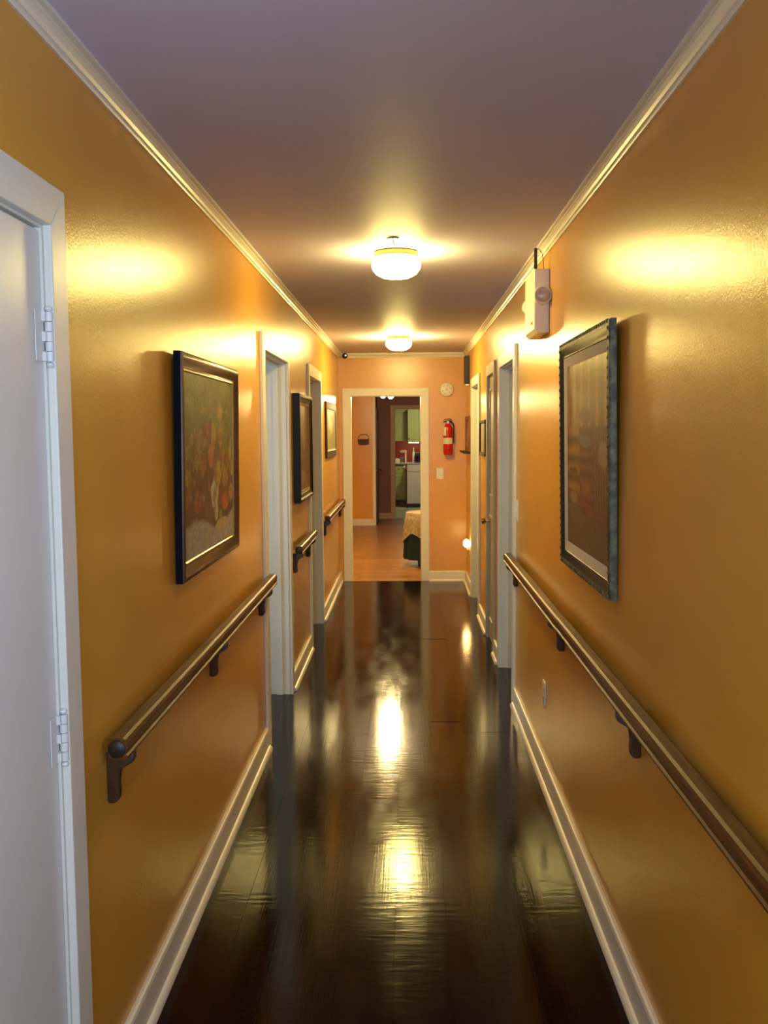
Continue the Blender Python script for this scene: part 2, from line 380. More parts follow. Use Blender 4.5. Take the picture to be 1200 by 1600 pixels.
# door 6: narrow closed closet door on the right
y0, y1 = RD[1]
d6 = sroot('door_6', 'narrow closed grey panel door with brass knob on the right wall', 'door', (XR, (y0+y1)/2, 0))
casing(1, y0, y1, ZO, d6, GREYP)
leaf = bx('leaf', (XR+.004, XR+.042, y0+.015, y1-.015, .008, ZO-.016), GREYP, d6, bev=.0015)
def panel_mould(parent, y0, y1, z0, z1, xf, m):
    for b in ((y0, y1, z1-.022, z1), (y0, y1, z0, z0+.022), (y0, y0+.022, z0+.022, z1-.022), (y1-.022, y1, z0+.022, z1-.022)):
        bx('panel_moulding', (xf-.009, xf, *b), m, parent, bev=.003)
panel_mould(leaf, y0+.08, y1-.08, 1.12, ZO-.10, XR+.004, GREYP); panel_mould(leaf, y0+.08, y1-.08, .16, .98, XR+.004, GREYP)
bm = NB(); lathe(bm, [(.028, 0), (.028, -.006), (.011, -.012), (.010, -.032), (.020, -.040), (.027, -.052), (.024, -.064), (0, -.068)], (XR+.004, y1-.075, .93), axis='X', n=20)
obj('knob', bm, BRASS, leaf, smooth=True, label='round brass knob')

# end doorway
d5 = sroot('door_8', 'wide open doorway with cream white casing in the end wall', 'doorway', ((EX0+EX1)/2, D, 0))
rv = .006
for s in (-1, 1):
    if s < 0: pts = [(EX0-CW, 0), (EX0+rv, 0), (EX0+rv, EZ-rv), (EX0-CW, EZ+CW)]
    else: pts = [(EX1-rv, 0), (EX1+CW, 0), (EX1+CW, EZ+CW), (EX1-rv, EZ-rv)]
    bm = NB(); prism(bm, pts, 1, D-CT, D, bev=.003); obj('casing_leg', bm, TRIM, d5)
    xa, xb = (EX0, EX0+.012) if s < 0 else (EX1-.012, EX1)
    bx('jamb', (xa, xb, D, D+WT, 0, EZ), TRIM, d5)
bm = NB(); prism(bm, [(EX0-CW, EZ+CW), (EX0+rv, EZ-rv), (EX1-rv, EZ-rv), (EX1+CW, EZ+CW)], 1, D-CT, D, bev=.003); obj('casing_head', bm, TRIM, d5)
bx('head_jamb', (EX0+.012, EX1-.012, D, D+WT, EZ-.012, EZ), TRIM, d5)
bx('threshold', (EX0+.012, EX1-.012, D, D+WT, -.012, .001), OAK, d5)
# side casing of dining face
for xa, xb in ((EX0-CW, EX0), (EX1, EX1+CW)): bx('casing_leg', (xa, xb, D+WT, D+WT+CT, 0, EZ+CW), TRIM, d5)

# ------------------------------------------------------------------ baseboards and crown
BH, BT = 0.112, 0.017
def base_profile():
    return [(0, 0), (BT, 0), (BT, BH-.012), (BT-.003, BH-.003), (BT-.009, BH), (0, BH)]
def shoe_profile():
    return [(BT, 0), (BT+.017, 0), (BT+.0165, .007), (BT+.013, .014), (BT+.007, .019), (BT, .021)]
def baseboard_side(name, side, segs, label):
    root = sroot(name, label, 'baseboard', (sx(side, 0), 5, 0))
    for a, b in segs:
        for nm, pr in (('baseboard_board', base_profile()), ('shoe_molding', shoe_profile())):
            bm = NB(); prism(bm, [(sx(side, h), z) for h, z in pr], 1, a, b); obj(nm, bm, TRIM, root)
g = CW
baseboard_side('baseboard_left', -1, [(YB, LD[0][0]-g), (LD[0][1]+g, LD[1][0]-g), (LD[1][1]+g, LD[2][0]-g), (LD[2][1]+g, D)], 'cream white baseboard along the left wall')
baseboard_side('baseboard_right', 1, [(YB, RD[0][0]-g), (RD[0][1]+g, RD[1][0]-g), (RD[1][1]+g, RD[2][0]-g), (RD[2][1]+g, D)], 'cream white baseboard along the right wall')
root = sroot('baseboard_end', 'cream white baseboard below the fire extinguisher', 'baseboard', (.4, D, 0))
for nm, pr in (('baseboard_board', base_profile()), ('shoe_molding', shoe_profile())):
    bm = NB(); prism(bm, [(D-h, z) for h, z in pr], 0, EX1+CW, XR-BT-(.017 if nm == 'shoe_molding' else 0)); obj(nm, bm, TRIM, root)
CR = [(0, 0), (0, -.046), (.006, -.046), (.008, -.041), (.008, -.036), (.012, -.034), (.016, -.026), (.023, -.019), (.027, -.016), (.027, -.011), (.033, -.010), (.038, -.008), (.038, 0)]
for i, side in ((1, -1), (2, 1)):
    bm = NB(); prism(bm, [(sx(side, h), ZC+z) for h, z in CR], 1, YB, D)
    struct(obj('trim_%d' % i, bm, TRIM), 'narrow white crown molding along the %s ceiling edge' % ('left' if side < 0 else 'right'), 'crown molding')
bm = NB(); prism(bm, [(D-h, ZC+z) for h, z in CR], 0, XL+.02, XR-.02)
struct(obj('trim_3', bm, TRIM, smooth=True), 'narrow white crown molding across the end wall', 'crown molding')

# ------------------------------------------------------------------ ceiling lamps
def ceiling_lamp(x, y, label, bowl):
    t = thing('ceiling_lamp', label, 'ceiling light', (x, y, ZC), 'flush ceiling lamps of the hallway')
    bm = NB(); lathe(bm, [(.098, 0), (.104, -.006), (.104, -.026), (.096, -.032), (.05, -.034)], (x, y, ZC), n=40); obj('base_pan', bm, BRASS, t, smooth=True)
    bm = NB(); lathe(bm, [(.09, -.030), (.108, -.040), (.115, -.058), (.111, -.080), (.094, -.102), (.066, -.117), (.033, -.124), (0, -.126)], (x, y, ZC), n=40); obj('glass_bowl', bm, bowl, t, smooth=True, label='glowing frosted glass bowl')
    bm = NB(); lathe(bm, [(.010, -.1245), (.010, -.127), (.006, -.129), (0, -.130)], (x, y, ZC), n=12); obj('finial', bm, BRASS, t, smooth=True)
    return t
ceiling_lamp(-.047, 4.46, 'glowing flush ceiling lamp nearer the camera, beside the wire hook', BOWL)
ceiling_lamp(-.070, 8.35, 'glowing flush ceiling lamp farther away, close to the end wall', BOWL2)
# wire hook on the ceiling
t = thing('ceiling_hook', 'small dark wire hook on the ceiling before the nearer lamp', 'hook', (-.056, 4.12, ZC))
bm = NB(); tube(bm, [(-.083, 4.12, ZC-.006), (-.07, 4.12, ZC-.0035), (-.056, 4.12, ZC-.003), (-.042, 4.12, ZC-.003), (-.030, 4.12, ZC-.005)], .003); obj('cross_bar', bm, BLACKP, t)
bm = NB(); tube(bm, [(-.057, 4.12, ZC-.003), (-.056, 4.12, ZC-.02), (-.053, 4.12, ZC-.032), (-.048, 4.12, ZC-.039), (-.043, 4.12, ZC-.037), (-.041, 4.12, ZC-.031)], .0022); obj('wire', bm, BLACKP, t)

# ------------------------------------------------------------------ handrails
RZ0, RZ1, RO, RW = 0.853, 0.904, 0.021, 0.046      # rail underside, top, gap to wall, width
def rail_outline(side, dz=0):
    p = [(RO+.004, RZ0), (RO+RW-.002, RZ0), (RO+RW+.002, RZ0+.003), (RO+RW+.002, RZ0+.008), (RO+RW-.003, RZ0+.012), (RO+RW, RZ0+.018),
         (RO+RW+.001, RZ1-.012), (RO+RW-.003, RZ1-.004), (RO+RW-.010, RZ1), (RO+.010, RZ1), (RO+.003, RZ1-.004), (RO, RZ1-.012), (RO+.001, RZ0+.018), (RO+.004, RZ0+.010)]
    return [(sx(side, h), z+dz) for h, z in p]
def bracket_outline(side):
    p = [(0, .728), (.010, .724), (.020, .726), (.027, .733), (.030, .745), (.027, .775), (.026, .800), (.030, .812), (.040, .818), (.056, .822), (.066, .830), (.069, .842), (.067, .853), (0, .853)]
    return [(sx(side, h), z) for h, z in p]
def handrail(side, pieces, brk, label, cap_ends):
    root = thing('handrail', label, 'handrail', (sx(side, 0), pieces[0][0], RZ0), 'wooden wall handrails')
    for a, b, dz in pieces:
        bm = NB(); prism(bm, rail_outline(side, dz), 1, a, b, bev=.0015); obj('rail', bm, RAILW, root)
    for y in brk:
        bm = NB(); prism(bm, bracket_outline(side), 1, y-.014, y+.014, bev=.004); obj('bracket', bm, BRKW, root, smooth=True)
    for y in cap_ends:
        bm = NB(); lathe(bm, [(0, -.004), (.017, -.004), (.021, -.001), (.021, .002)], (sx(side, RO+RW/2), y, (RZ0+RZ1)/2), axis='Y', n=20)
        obj('end_cap', bm, CAPM, root, smooth=True, label='dark rail end')
handrail(-1, [(2.135, 4.70, 0)], (2.20, 3.38, 4.52), 'long wooden handrail below the still-life painting on the left wall', (2.133,))
handrail(-1, [(5.86, 6.84, 0)], (5.92, 6.70), 'short wooden handrail between the two left doorways', (5.858,))
handrail(-1, [(8.00, 10.00, 0)], (8.07, 9.90), 'wooden handrail nearest the end wall on the left', (7.998,))
handrail(1, [(-.6, 3.57, 0), (3.572, 5.52, -.0035)], (.3, 1.40, 2.52, 3.77, 5.36), 'long jointed wooden handrail along the right wall', (5.522,))

# ------------------------------------------------------------------ pictures
def ring(bm, side, y0, y1, z0, z1, prof):
    """sweep a moulding profile (inset, height off wall) round a rectangle with mitred corners"""
    corners = [(y0, z0, 1, 1), (y1, z0, -1, 1), (y1, z1, -1, -1), (y0, z1, 1, -1)]
    R = []
    for cy, cz, a, b in corners:
        R.append([bm.verts.new((sx(side, h), cy+a*t, cz+b*t)) for t, h in prof])
    n = len(prof)
    for i in range(4):
        A, B = R[i], R[(i+1) % 4]
        for k in range(n): bm.faces.new((A[k], B[k], B[(k+1) % n], A[(k+1) % n]))
def canvas(name, side, y0, y1, z0, z1, h, fn, m, parent, nu=56, nv=80):
    bm = NB(); lay = bm.loops.layers.float_color.new('paint')
    V = [[bm.verts.new((sx(side, h), y0+(y1-y0)*i/nu, z0+(z1-z0)*j/nv)) for j in range(nv+1)] for i in range(nu+1)]
    for i in range(nu):
        for j in range(nv):
            f = bm.faces.new((V[i][j], V[i+1][j], V[i+1][j+1], V[i][j+1]))
            for l, (a, b) in zip(f.loops, ((i, j), (i+1, j), (i+1, j+1), (i, j+1))):
                c = fn(a/nu, b/nv); l[lay] = (*[max(0, min(1, q)) for q in c], 1)
    hb = h-.006
    B = [bm.verts.new((sx(side, hb), y, z)) for y, z in ((y0, z0), (y1, z0), (y1, z1), (y0, z1))]
    bm.faces.new(B)
    o = obj(name, bm, m, parent); return o
def nz(u, v, s, k=0): return noise.noise((u*s, v*s, k))
def blobs(u, v, c, L):
    for bu, bv, ru, rvv, col in L:
        d = ((u-bu)/ru)**2+((v-bv)/rvv)**2 + .55*nz(u+bu, v+bv, 14, 2)
        if d < 1.25:
            k = min(1, (1.25-d)/.5); c = tuple(a*(1-k)+b*k for a, b in zip(c, col))
    return c
def still_life(u, v):
    n = nz(u, v, 9); n2 = nz(u, v, 24, 5)
    c = (.15+.05*n+.04*n2, .155+.05*n+.04*n2, .05+.02*n)
    if v < .52: k = min(1, (.52-v)/.12); c = tuple(a*(1-k)+b*k for a, b in zip(c, (.085, .045, .028)))
    edge = .17+.05*math.sin(u*7)+.03*n
    if v < edge: k = min(1, (edge-v)/.03); c = tuple(a*(1-k)+b*k for a, b in zip(c, (.34+.08*n2, .32+.08*n2, .33+.09*n)))
    c = blobs(u, v, c, [(.45, .47, .30, .27, (.12, .05, .03)), (.15, .33, .16, .13, (.10, .04, .035)), (.75, .38, .22, .16, (.16, .055, .03)),
        (.30, .62, .06, .075, (.30, .22, .06)), (.55, .66, .05, .08, (.36, .24, .06)), (.70, .66, .045, .07, (.36, .22, .07)), (.69, .80, .05, .06, (.36, .26, .07)),
        (.50, .54, .055, .065, (.42, .16, .07)), (.45, .70, .05, .05, (.28, .07, .04)), (.34, .50, .06, .06, (.30, .09, .05)), (.66, .44, .06, .07, (.42, .26, .07)), (.80, .40, .07, .06, (.30, .22, .05)),
        (.57, .32, .075, .085, (.50, .46, .42)), (.60, .21, .04, .055, (.42, .38, .33)), (.80, .25, .10, .055, (.46, .085, .04)), (.93, .30, .05, .06, (.40, .20, .05)), (.25, .30, .07, .06, (.26, .07, .06)),
        (.08, .44, .045, .05, (.30, .22, .10)), (.92, .58, .035, .09, (.34, .30, .07)), (.96, .45, .03, .05, (.36, .30, .09)), (.45, .22, .08, .06, (.14, .06, .05)), (.72, .12, .16, .035, (.42, .33, .18)), (.70, .18, .03, .03, (.25, .22, .06))])
    return c
_rs = random.Random(3)
PAL = [(.26, .08, .04), (.34, .20, .06), (.14, .05, .03), (.20, .17, .06), (.10, .09, .04), (.30, .12, .06), (.08, .035, .03), (.30, .24, .10)]
DAUBS = [(_rs.uniform(.05, .95), _rs.gauss(.5, .17), _rs.uniform(.015, .04), _rs.uniform(.02, .05), _rs.choice(PAL)) for _ in range(110)]
DAUBS = [d for d in DAUBS if .22 < d[1] < .86]
def still_life2(u, v):
    c = still_life(u, v)
    m = blobs(u, v, c, DAUBS)
    n = nz(u, v, 40, 9)
    return tuple((a*.35+b*.65)*(.98+.4*n) for a, b in zip(c, m))
def interior2(u, v):
    c = interior(u, v); n = nz(u*2, v, 30, 4)
    return tuple(a*(.72+.25*n) for a in c)
def interior(u, v):
    # u=0 is the edge nearest the camera
    n = nz(u, v, 12); s = (.5+.5*math.sin(u*34))**2
    c = (.20+.34*s+.05*n, .115+.21*s+.03*n, .035+.07*s)
    if v < .66: k = min(1, (.66-v)/.08); c = tuple(a*(1-k)+b*k for a, b in zip(c, (.17+.04*n, .075+.03*n, .04)))
    if .25 < v < .66:
        if .30 < u < .66: q = math.sin(v*88+.7*n); c = (.20+.09*q, .07+.035*q, .05+.02*q)
        elif u >= .66: q = math.sin(v*62+.5*n); c = (.30+.18*q, .15+.10*q, .05+.02*q)
        else: q = math.sin(u*120); c = (.20+.10*q, .11+.06*q, .07+.04*q)
    if .20 < v < .27+.1*(u-.5): c = (.24, .07, .05)
    if v <= .17+.10*u: c = (.17+.03*n, .11+.03*n, .06+.02*n)
    return blobs(u, v, c, [(.5, .58, .16, .03, (.16, .17, .16)), (.78, .68, .12, .04, (.36, .24, .08)), (.10, .52, .10, .07, (.42, .32, .22)), (.5, .34, .12, .03, (.34, .14, .05)), (.82, .27, .10, .03, (.42, .27, .12)), (.82, .42, .12, .015, (.10, .05, .03)), (.5, .72, .12, .05, (.22, .10, .06)), (.55, .22, .06, .02, (.16, .03, .05))])
def brown_study(u, v):
    n = nz(u, v, 8); c = (.26+.07*n, .13+.04*n, .06+.02*n)
    return blobs(u, v, c, [(.5, .35, .3, .25, (.17, .10, .07)), (.6, .6, .16, .12, (.34, .20, .10)), (.4, .15, .3, .08, (.30, .24, .17))])
def lily(u, v):
    n = nz(u, v, 10); c = (.30+.06*n, .30+.06*n, .13+.03*n)
    return blobs(u, v, c, [(.5, .65, .25, .14, (.62, .60, .38)), (.35, .8, .14, .1, (.56, .55, .30)), (.55, .45, .16, .1, (.60, .56, .36)), (.5, .30, .10, .16, (.36, .26, .10)), (.6, .38, .10, .06, (.45, .22, .12)), (.3, .2, .2, .1, (.27, .25, .09))])
def sepia(u, v):
    n = nz(u, v, 8); return (.40+.08*n, .30+.07*n, .17+.05*n)

# still life, left wall
t = thing('painting', 'large still-life oil painting in a dark bronze frame on the left wall', 'painting', (XL, 3.39, 1.15), 'framed pictures on the hallway walls')
y0, y1, z0, z1 = 2.905, 3.872, 1.148, 1.874
t.rotation_euler.y = .014
bm = NB(); ring(bm, -1, y0, y1, z0, z1, [(0, .002), (0, .022), (.003, .028), (.010, .031), (.018, .029), (.030, .021), (.044, .017), (.048, .019), (.052, .017), (.052, .002)])
fr = obj('frame', bm, BRONZE, t, smooth=True)
bm = NB(); ring(bm, -1, y0-.002, y1+.002, z0-.002, z1+.002, [(0, .001), (0, .023), (.002, .023), (.002, .001)]); obj('frame_side', bm, mat('dark_navy_frame_edge', (.005, .006, .013), .7, var=.2, spec=.12), fr)
bm = NB(); ring(bm, -1, y0+.050, y1-.050, z0+.050, z1-.050, [(0, .010), (0, .018), (.004, .019), (.007, .016), (.007, .010)]); obj('inner_bead', bm, mat('gilt_bead', (.5, .36, .18), .3, metal=.8, var=.1), fr)
canvas('canvas', -1, y0+.052, y1-.052, z0+.052, z1-.052, 0.014, still_life2, CANVAS, t, 90, 120)
# narrow dark deep frame between the left doorways
t = thing('painting', 'brown picture in a deep dark box frame between the left doorways', 'painting', (XL, 6.38, 1.165), 'framed pictures on the hallway walls')
y0, y1, z0, z1 = 6.00, 6.79, 1.163, 1.873
bm = NB(); ring(bm, -1, y0, y1, z0, z1, [(0, .002), (0, .045), (.004, .048), (.020, .048), (.030, .040), (.050, .034), (.055, .030), (.055, .002)]); obj('frame', bm, BLACKW, t)
bm = NB(); ring(bm, -1, y0+.054, y1-.054, z0+.054, z1-.054, [(0, .012), (0, .031), (.016, .027), (.016, .012)]); obj('liner', bm, mat('tan_liner', (.34, .22, .12), .6, var=.1), t)
canvas('canvas', -1, y0+.069, y1-.069, z0+.069, z1-.069, .022, brown_study, CANVAS, t, 30, 40)
# pale flower picture, far left
t = thing('painting', 'pale yellow-green flower picture in a brown frame on the far left wall', 'painting', (XL, 8.87, 1.39), 'framed pictures on the hallway walls')
y0, y1, z0, z1 = 8.33, 9.42, 1.388, 1.896
bm = NB(); ring(bm, -1, y0, y1, z0, z1, [(0, .002), (0, .018), (.006, .021), (.06, .021), (.064, .017), (.064, .002)]); obj('frame', bm, mat('mid_brown_frame', (.075, .036, .017), .6, spec=.15, var=.3, vscale=20), t)
bm = NB(); ring(bm, -1, y0+.063, y1-.063, z0+.063, z1-.063, [(0, .006), (0, .016), (.012, .014), (.012, .006)]); obj('liner', bm, LINER, t)
canvas('canvas', -1, y0+.074, y1-.074, z0+.074, z1-.074, .012, lily, CANVAS, t, 30, 30)
# big ornate picture, right wall
t = thing('painting', 'large interior scene in an ornate pewter and black frame on the right wall', 'painting', (XR, 3.3, 1.105), 'framed pictures on the hallway walls')
y0, y1, z0, z1 = 2.815, 3.725, 1.103, 1.952
t.rotation_euler.y = -.016
bm = NB(); ring(bm, 1, y0, y1, z0, z1, [(0, .002), (0, .018), (.004, .024), (.012, .026), (.018, .024), (.022, .026), (.022, .002)]); fr = obj('frame', bm, PEWTER, t, smooth=True)
bm = NB(); ring(bm, 1, y0+.021, y1-.021, z0+.021, z1-.021, [(0, .002), (0, .025), (.010, .023), (.022, .017), (.032, .018), (.036, .014), (.036, .002)]); obj('inner_frame', bm, BLACKW, fr, smooth=True)
bm = NB()
per = []
ny, nzz = 30, 28
for i in range(ny): per += [(y0+.012+(y1-y0-.024)*(i+.5)/ny, z) for z in (z0+.008, z1-.006)]
for i in range(nzz): per += [(y, z0+.012+(z1-z0-.024)*(i+.5)/nzz) for y in (y0+.016, y1-.016)]
for (py, pz) in per: bmesh.ops.create_uvsphere(bm, u_segments=6, v_segments=4, radius=.0075, matrix=Matrix.Translation((sx(1, .023), py, pz)))
obj('carved_beading', bm, PEWTER, fr, smooth=True)
bm = NB(); ring(bm, 1, y0+.056, y1-.056, z0+.056, z1-.056, [(0, .004), (0, .016), (.034, .010), (.034, .004)]); obj('liner', bm, LINER, t)
canvas('canvas', 1, y0+.088, y1-.088, z0+.088, z1-.088, .009, interior2, PRINT, t, 110, 110)
# little black frame between the right doors
t = thing('picture', 'small picture in a thin black frame between the closet door and far doorway', 'picture', (XR, 7.6, 1.42))
y0, y1, z0, z1 = 7.44, 7.98, 1.422, 1.712
bm = NB(); ring(bm, 1, y0, y1, z0, z1, [(0, .002), (0, .021), (.004, .024), (.024, .022), (.028, .016), (.028, .002)]); obj('frame', bm, BLACKW, t)
canvas('print', 1, y0+.027, y1-.027, z0+.027, z1-.027, .012, sepia, PRINT, t, 16, 12)
# wooden frame with ledge near the corner
t = thing('wall_rack', 'brown wooden wall frame with a small ledge near the far right corner', 'wall rack', (XR, 9.55, 1.4))
y0, y1, z0, z1 = 9.26, 9.84, 1.425, 1.772
RK = mat('red_brown_rack_wood', (.24, .085, .028), .5, var=.3, vscale=18)
bm = NB(); ring(bm, 1, y0, y1, z0, z1, [(0, .001), (0, .028), (.038, .028), (.038, .001)]); obj('frame', bm, RK, t)
bx('back_board', (XR-.010, XR-.001, y0+.037, y1-.037, z0+.037, z1-.037), mat('tan_board', (.40, .22, .09), .6, var=.15), t)
bm = NB(); prism(bm, [(XR-.001, 1.400), (XR-.070, 1.400), (XR-.082, 1.408), (XR-.082, 1.424), (XR-.001, 1.424)], 1, y0-.02, y1+.02, bev=.003); obj('ledge', bm, BROWNP, t)

# ------------------------------------------------------------------ emergency light, right wall
t = thing('emergency_light', 'white emergency light box with two round lamp heads high on the right wall', 'emergency light', (XR, 4.4, 2.05))
bm = NB(); prism(bm, [(XR, 2.056), (XR-.050, 2.056), (XR-.067, 2.075), (XR-.067, 2.336), (XR, 2.336)], 1, 4.235, 4.565, bev=.005); hs = obj('housing', bm, WHITEP, t)
for s, yy in ((-1, 4.235), (1, 4.565)):
    hd = NB(); lathe(hd, [(.012, 0), (.012, s*.010), (.036, s*.014), (.040, s*.020), (.040, s*.046), (.037, s*.050), (.034, s*.048)], (XR-.036, yy, 2.215), axis='Y', n=28); hd = obj('lamp_head', hd, WHITEP, t, smooth=True)
    bm = NB(); lathe(bm, [(.034, s*.046), (.030, s*.052), (.018, s*.057), (0, s*.059)], (XR-.036, yy, 2.215), axis='Y', n=24); obj('lens', bm, GREYPL, hd, smooth=True)
bx('mounting_strap', (XR-.067, XR-.054, 4.245, 4.262, 2.334, 2.428), BROWNP, t, bev=.001, label='dark strap rising from the box')
bm = NB(); tube(bm, [(XR-.058, 4.253, 2.426), (XR-.045, 4.253, 2.424), (XR-.034, 4.253, 2.408), (XR-.026, 4.253, 2.375), (XR-.024, 4.253, 2.335)], .0016, 6); obj('wire', bm, BLACKP, t)
bx('test_button', (XR-.070, XR-.066, 4.30, 4.312, 2.10, 2.112), mat('red_button', (.5, .02, .02), .4, var=.1), t); bx('indicator', (XR-.069, XR-.066, 4.33, 4.338, 2.102, 2.110), REDP, t)

# ------------------------------------------------------------------ plates
def plate(side, y, z, label, kind, cat):
    t = thing(kind, label, cat, (sx(side, 0), y, z))
    a, b = xr(side, 0, .006); bx('cover_plate', (a, b, y-.036, y+.036, z-.060, z+.060), WHITEP, t, bev=.002)
    if kind == 'light_switch':
        a, b = xr(side, .005, .017); bm = NB(); prism(bm, [(sx(side, .005), z-.012), (sx(side, .008), z-.012), (sx(side, .018), z+.008), (sx(side, .016), z+.013), (sx(side, .005), z+.012)], 1, y-.005, y+.005); obj('toggle', bm, WHITEP, t)
    else:
        for dz in (-.02, .02):
            a, b = xr(side, .005, .0085); bx('socket', (a, b, y-.017, y+.017, z+dz-.014, z+dz+.014), mat('socket_ivory', (.6, .58, .5), .4, var=.05), t, bev=.002)
    return t
plate(1, 5.385, 1.165, 'white light switch beside the nearer right doorway', 'light_switch', 'light switch')
plate(1, 4.285, .40, 'white wall outlet below the right handrail', 'wall_outlet', 'outlet')
t = thing('light_switch', 'cream light switch on the end wall below the fire extinguisher', 'light switch', (.352, D, 1.17))
bx('cover_plate', (.316, .388, D-.006, D, 1.110, 1.228), WHITEP, t, bev=.002)
bm = NB(); prism(bm, [(D-.005, 1.157), (D-.008, 1.157), (D-.018, 1.176), (D-.016, 1.182), (D-.005, 1.181)], 0, .347, .357); obj('toggle', bm, WHITEP, t)

# night light
t = thing('night_light', 'small glowing plug-in night light near the floor in the far right corner', 'night light', (XR, 9.42, .40))
bx('cover_plate', (XR-.006, XR, 9.384, 9.456, .38, .50), WHITEP, t, bev=.002)
bx('plug_body', (XR-.034, XR-.005, 9.400, 9.440, .425, .462), WHITEP, t, bev=.004)
bm = NB(); lathe(bm, [(.012, 0), (.020, .006), (.031, .026), (.033, .046), (.026, .066), (.012, .080), (0, .084)], (XR-.040, 9.42, .452), n=20); obj('bulb', bm, NIGHT, t, smooth=True, label='glowing bulb cover')

# chime box in the corner
t = thing('door_chime', 'tall narrow dark box hung high in the far right corner', 'chime', (XR, 9.63, 2.08))
bx('body', (XR-.046, XR, 9.58, 9.68, 2.100, 2.385), BROWNP, t, bev=.003)
bx('front_panel', (XR-.052, XR-.045, 9.588, 9.672, 2.110, 2.378), BLACKP, t, bev=.002)
bx('bottom_cap', (XR-.040, XR-.004, 9.585, 9.675, 2.082, 2.102), WHITEP, t, bev=.003)

# security camera dome in the far left corner
t = thing('security_camera', 'tiny dark ball camera below the ceiling in the far left corner', 'camera', (-.66, D-.03, 2.44))
bm = NB(); bmesh.ops.create_uvsphere(bm, u_segments=20, v_segments=12, radius=.029, matrix=Matrix.Translation((-.655, D-.075, 2.428))); sp = obj('ball', bm, BLACKP, t, smooth=True)
bm = NB(); lathe(bm, [(.012, 0), (.012, -.006), (0, -.008)], (-.648, D-.100, 2.432), axis='Y', n=14); obj('lens', bm, STEEL, sp, smooth=True)
bm = NB(); lathe(bm, [(.022, 0), (.022, -.006), (.010, -.010), (.010, -.05)], (-.655, D, 2.428), axis='Y', n=16); obj('mount', bm, BLACKP, t, smooth=True)

# smoke detector
t = thing('smoke_detector', 'round cream smoke detector on the end wall above the fire extinguisher', 'smoke detector', (.425, D, 2.066))
bm = NB(); lathe(bm, [(.076, 0), (.076, -.010), (.072, -.026), (.062, -.034), (.030, -.037), (0, -.037)], (.425, D, 2.066), axis='Y', n=36); obj('body', bm, WHITEP, t, smooth=True)
for a in range(6):
    an = a*PI/3+.3; cx, cz = .425+.045*math.cos(an), 2.066+.045*math.sin(an)
    bx('vent', (cx-.009, cx+.009, D-.0375, D-.034, cz-.003, cz+.003), mat('vent_grey', (.35, .32, .25), .5, var=.1), t)
bm = NB(); lathe(bm, [(.010, 0), (.010, -.004), (0, -.005)], (.425, D-.036, 2.066), axis='Y', n=14); obj('test_button', bm, GREYPL, t)

# fire extinguisher
ex, ey = .437, D-.062
t = thing('fire_extinguisher', 'red fire extinguisher with black handle hung on the end wall', 'fire extinguisher', (ex, D, 1.37))
bm = NB(); lathe(bm, [(0, 1.370), (.036, 1.372), (.048, 1.382), (.051, 1.40), (.051, 1.640), (.046, 1.665), (.030, 1.688), (.017, 1.698), (.015, 1.712)], (ex, ey, 0), n=28); obj('cylinder', bm, REDP, t, smooth=True)
bm = NB(); lathe(bm, [(.0518, 1.488), (.0518, 1.552)], (ex, ey, 0), n=28); obj('paper_band', bm, PAPER, t, smooth=True, label='cream paper label round the cylinder')
bm = NB()
for a0 in range(6):
    th = [PI*1.06+.16*k for k in (a0, a0+1)]
    v = [bm.verts.new((ex+.0522*math.cos(a), ey+.0522*math.sin(a), z)) for a, z in ((th[0], 1.575), (th[1], 1.575), (th[1], 1.668-.0), (th[0], 1.668-.0))]; bm.faces.new(v)
obj('pale_patch', bm, PAPER, t)  # pale cream patch curved round the upper left of the cylinder
bm = NB(); lathe(bm, [(.017, 1.70), (.019, 1.708), (.019, 1.728), (.012, 1.734), (0, 1.735)], (ex, ey, 0), n=16); obj('valve', bm, STEEL, t, smooth=True)
bm = NB(); prism(bm, [(ex-.055, 1.716), (ex-.052, 1.726), (ex+.010, 1.742), (ex+.045, 1.734), (ex+.046, 1.724), (ex, 1.728)], 1, ey-.010, ey+.010, bev=.002); obj('carry_handle', bm, BLACKP, t)
bm = NB(); prism(bm, [(ex-.060, 1.738), (ex-.030, 1.752), (ex+.020, 1.760), (ex+.048, 1.742), (ex+.040, 1.738), (ex+.015, 1.750), (ex-.028, 1.744)], 1, ey-.009, ey+.009, bev=.002); obj('squeeze_lever', bm, BLACKP, t)
bm = NB(); lathe(bm, [(.013, 0), (.013, -.010), (0, -.011)], (ex, ey-.016, 1.718), axis='Y', n=14); obj('gauge', bm, WHITEP, t)
bm = NB(); tube(bm, [(ex+.016, ey, 1.722), (ex+.045, ey-.004, 1.715), (ex+.060, ey-.006, 1.690), (ex+.061, ey-.004, 1.63), (ex+.060, ey, 1.56), (ex+.058, ey, 1.50)], .0075); obj('hose', bm, BLACKP, t, smooth=True)
bx('wall_bracket', (ex-.014, ex+.014, D-.014, D, 1.42, 1.74), STEEL, t, bev=.002)

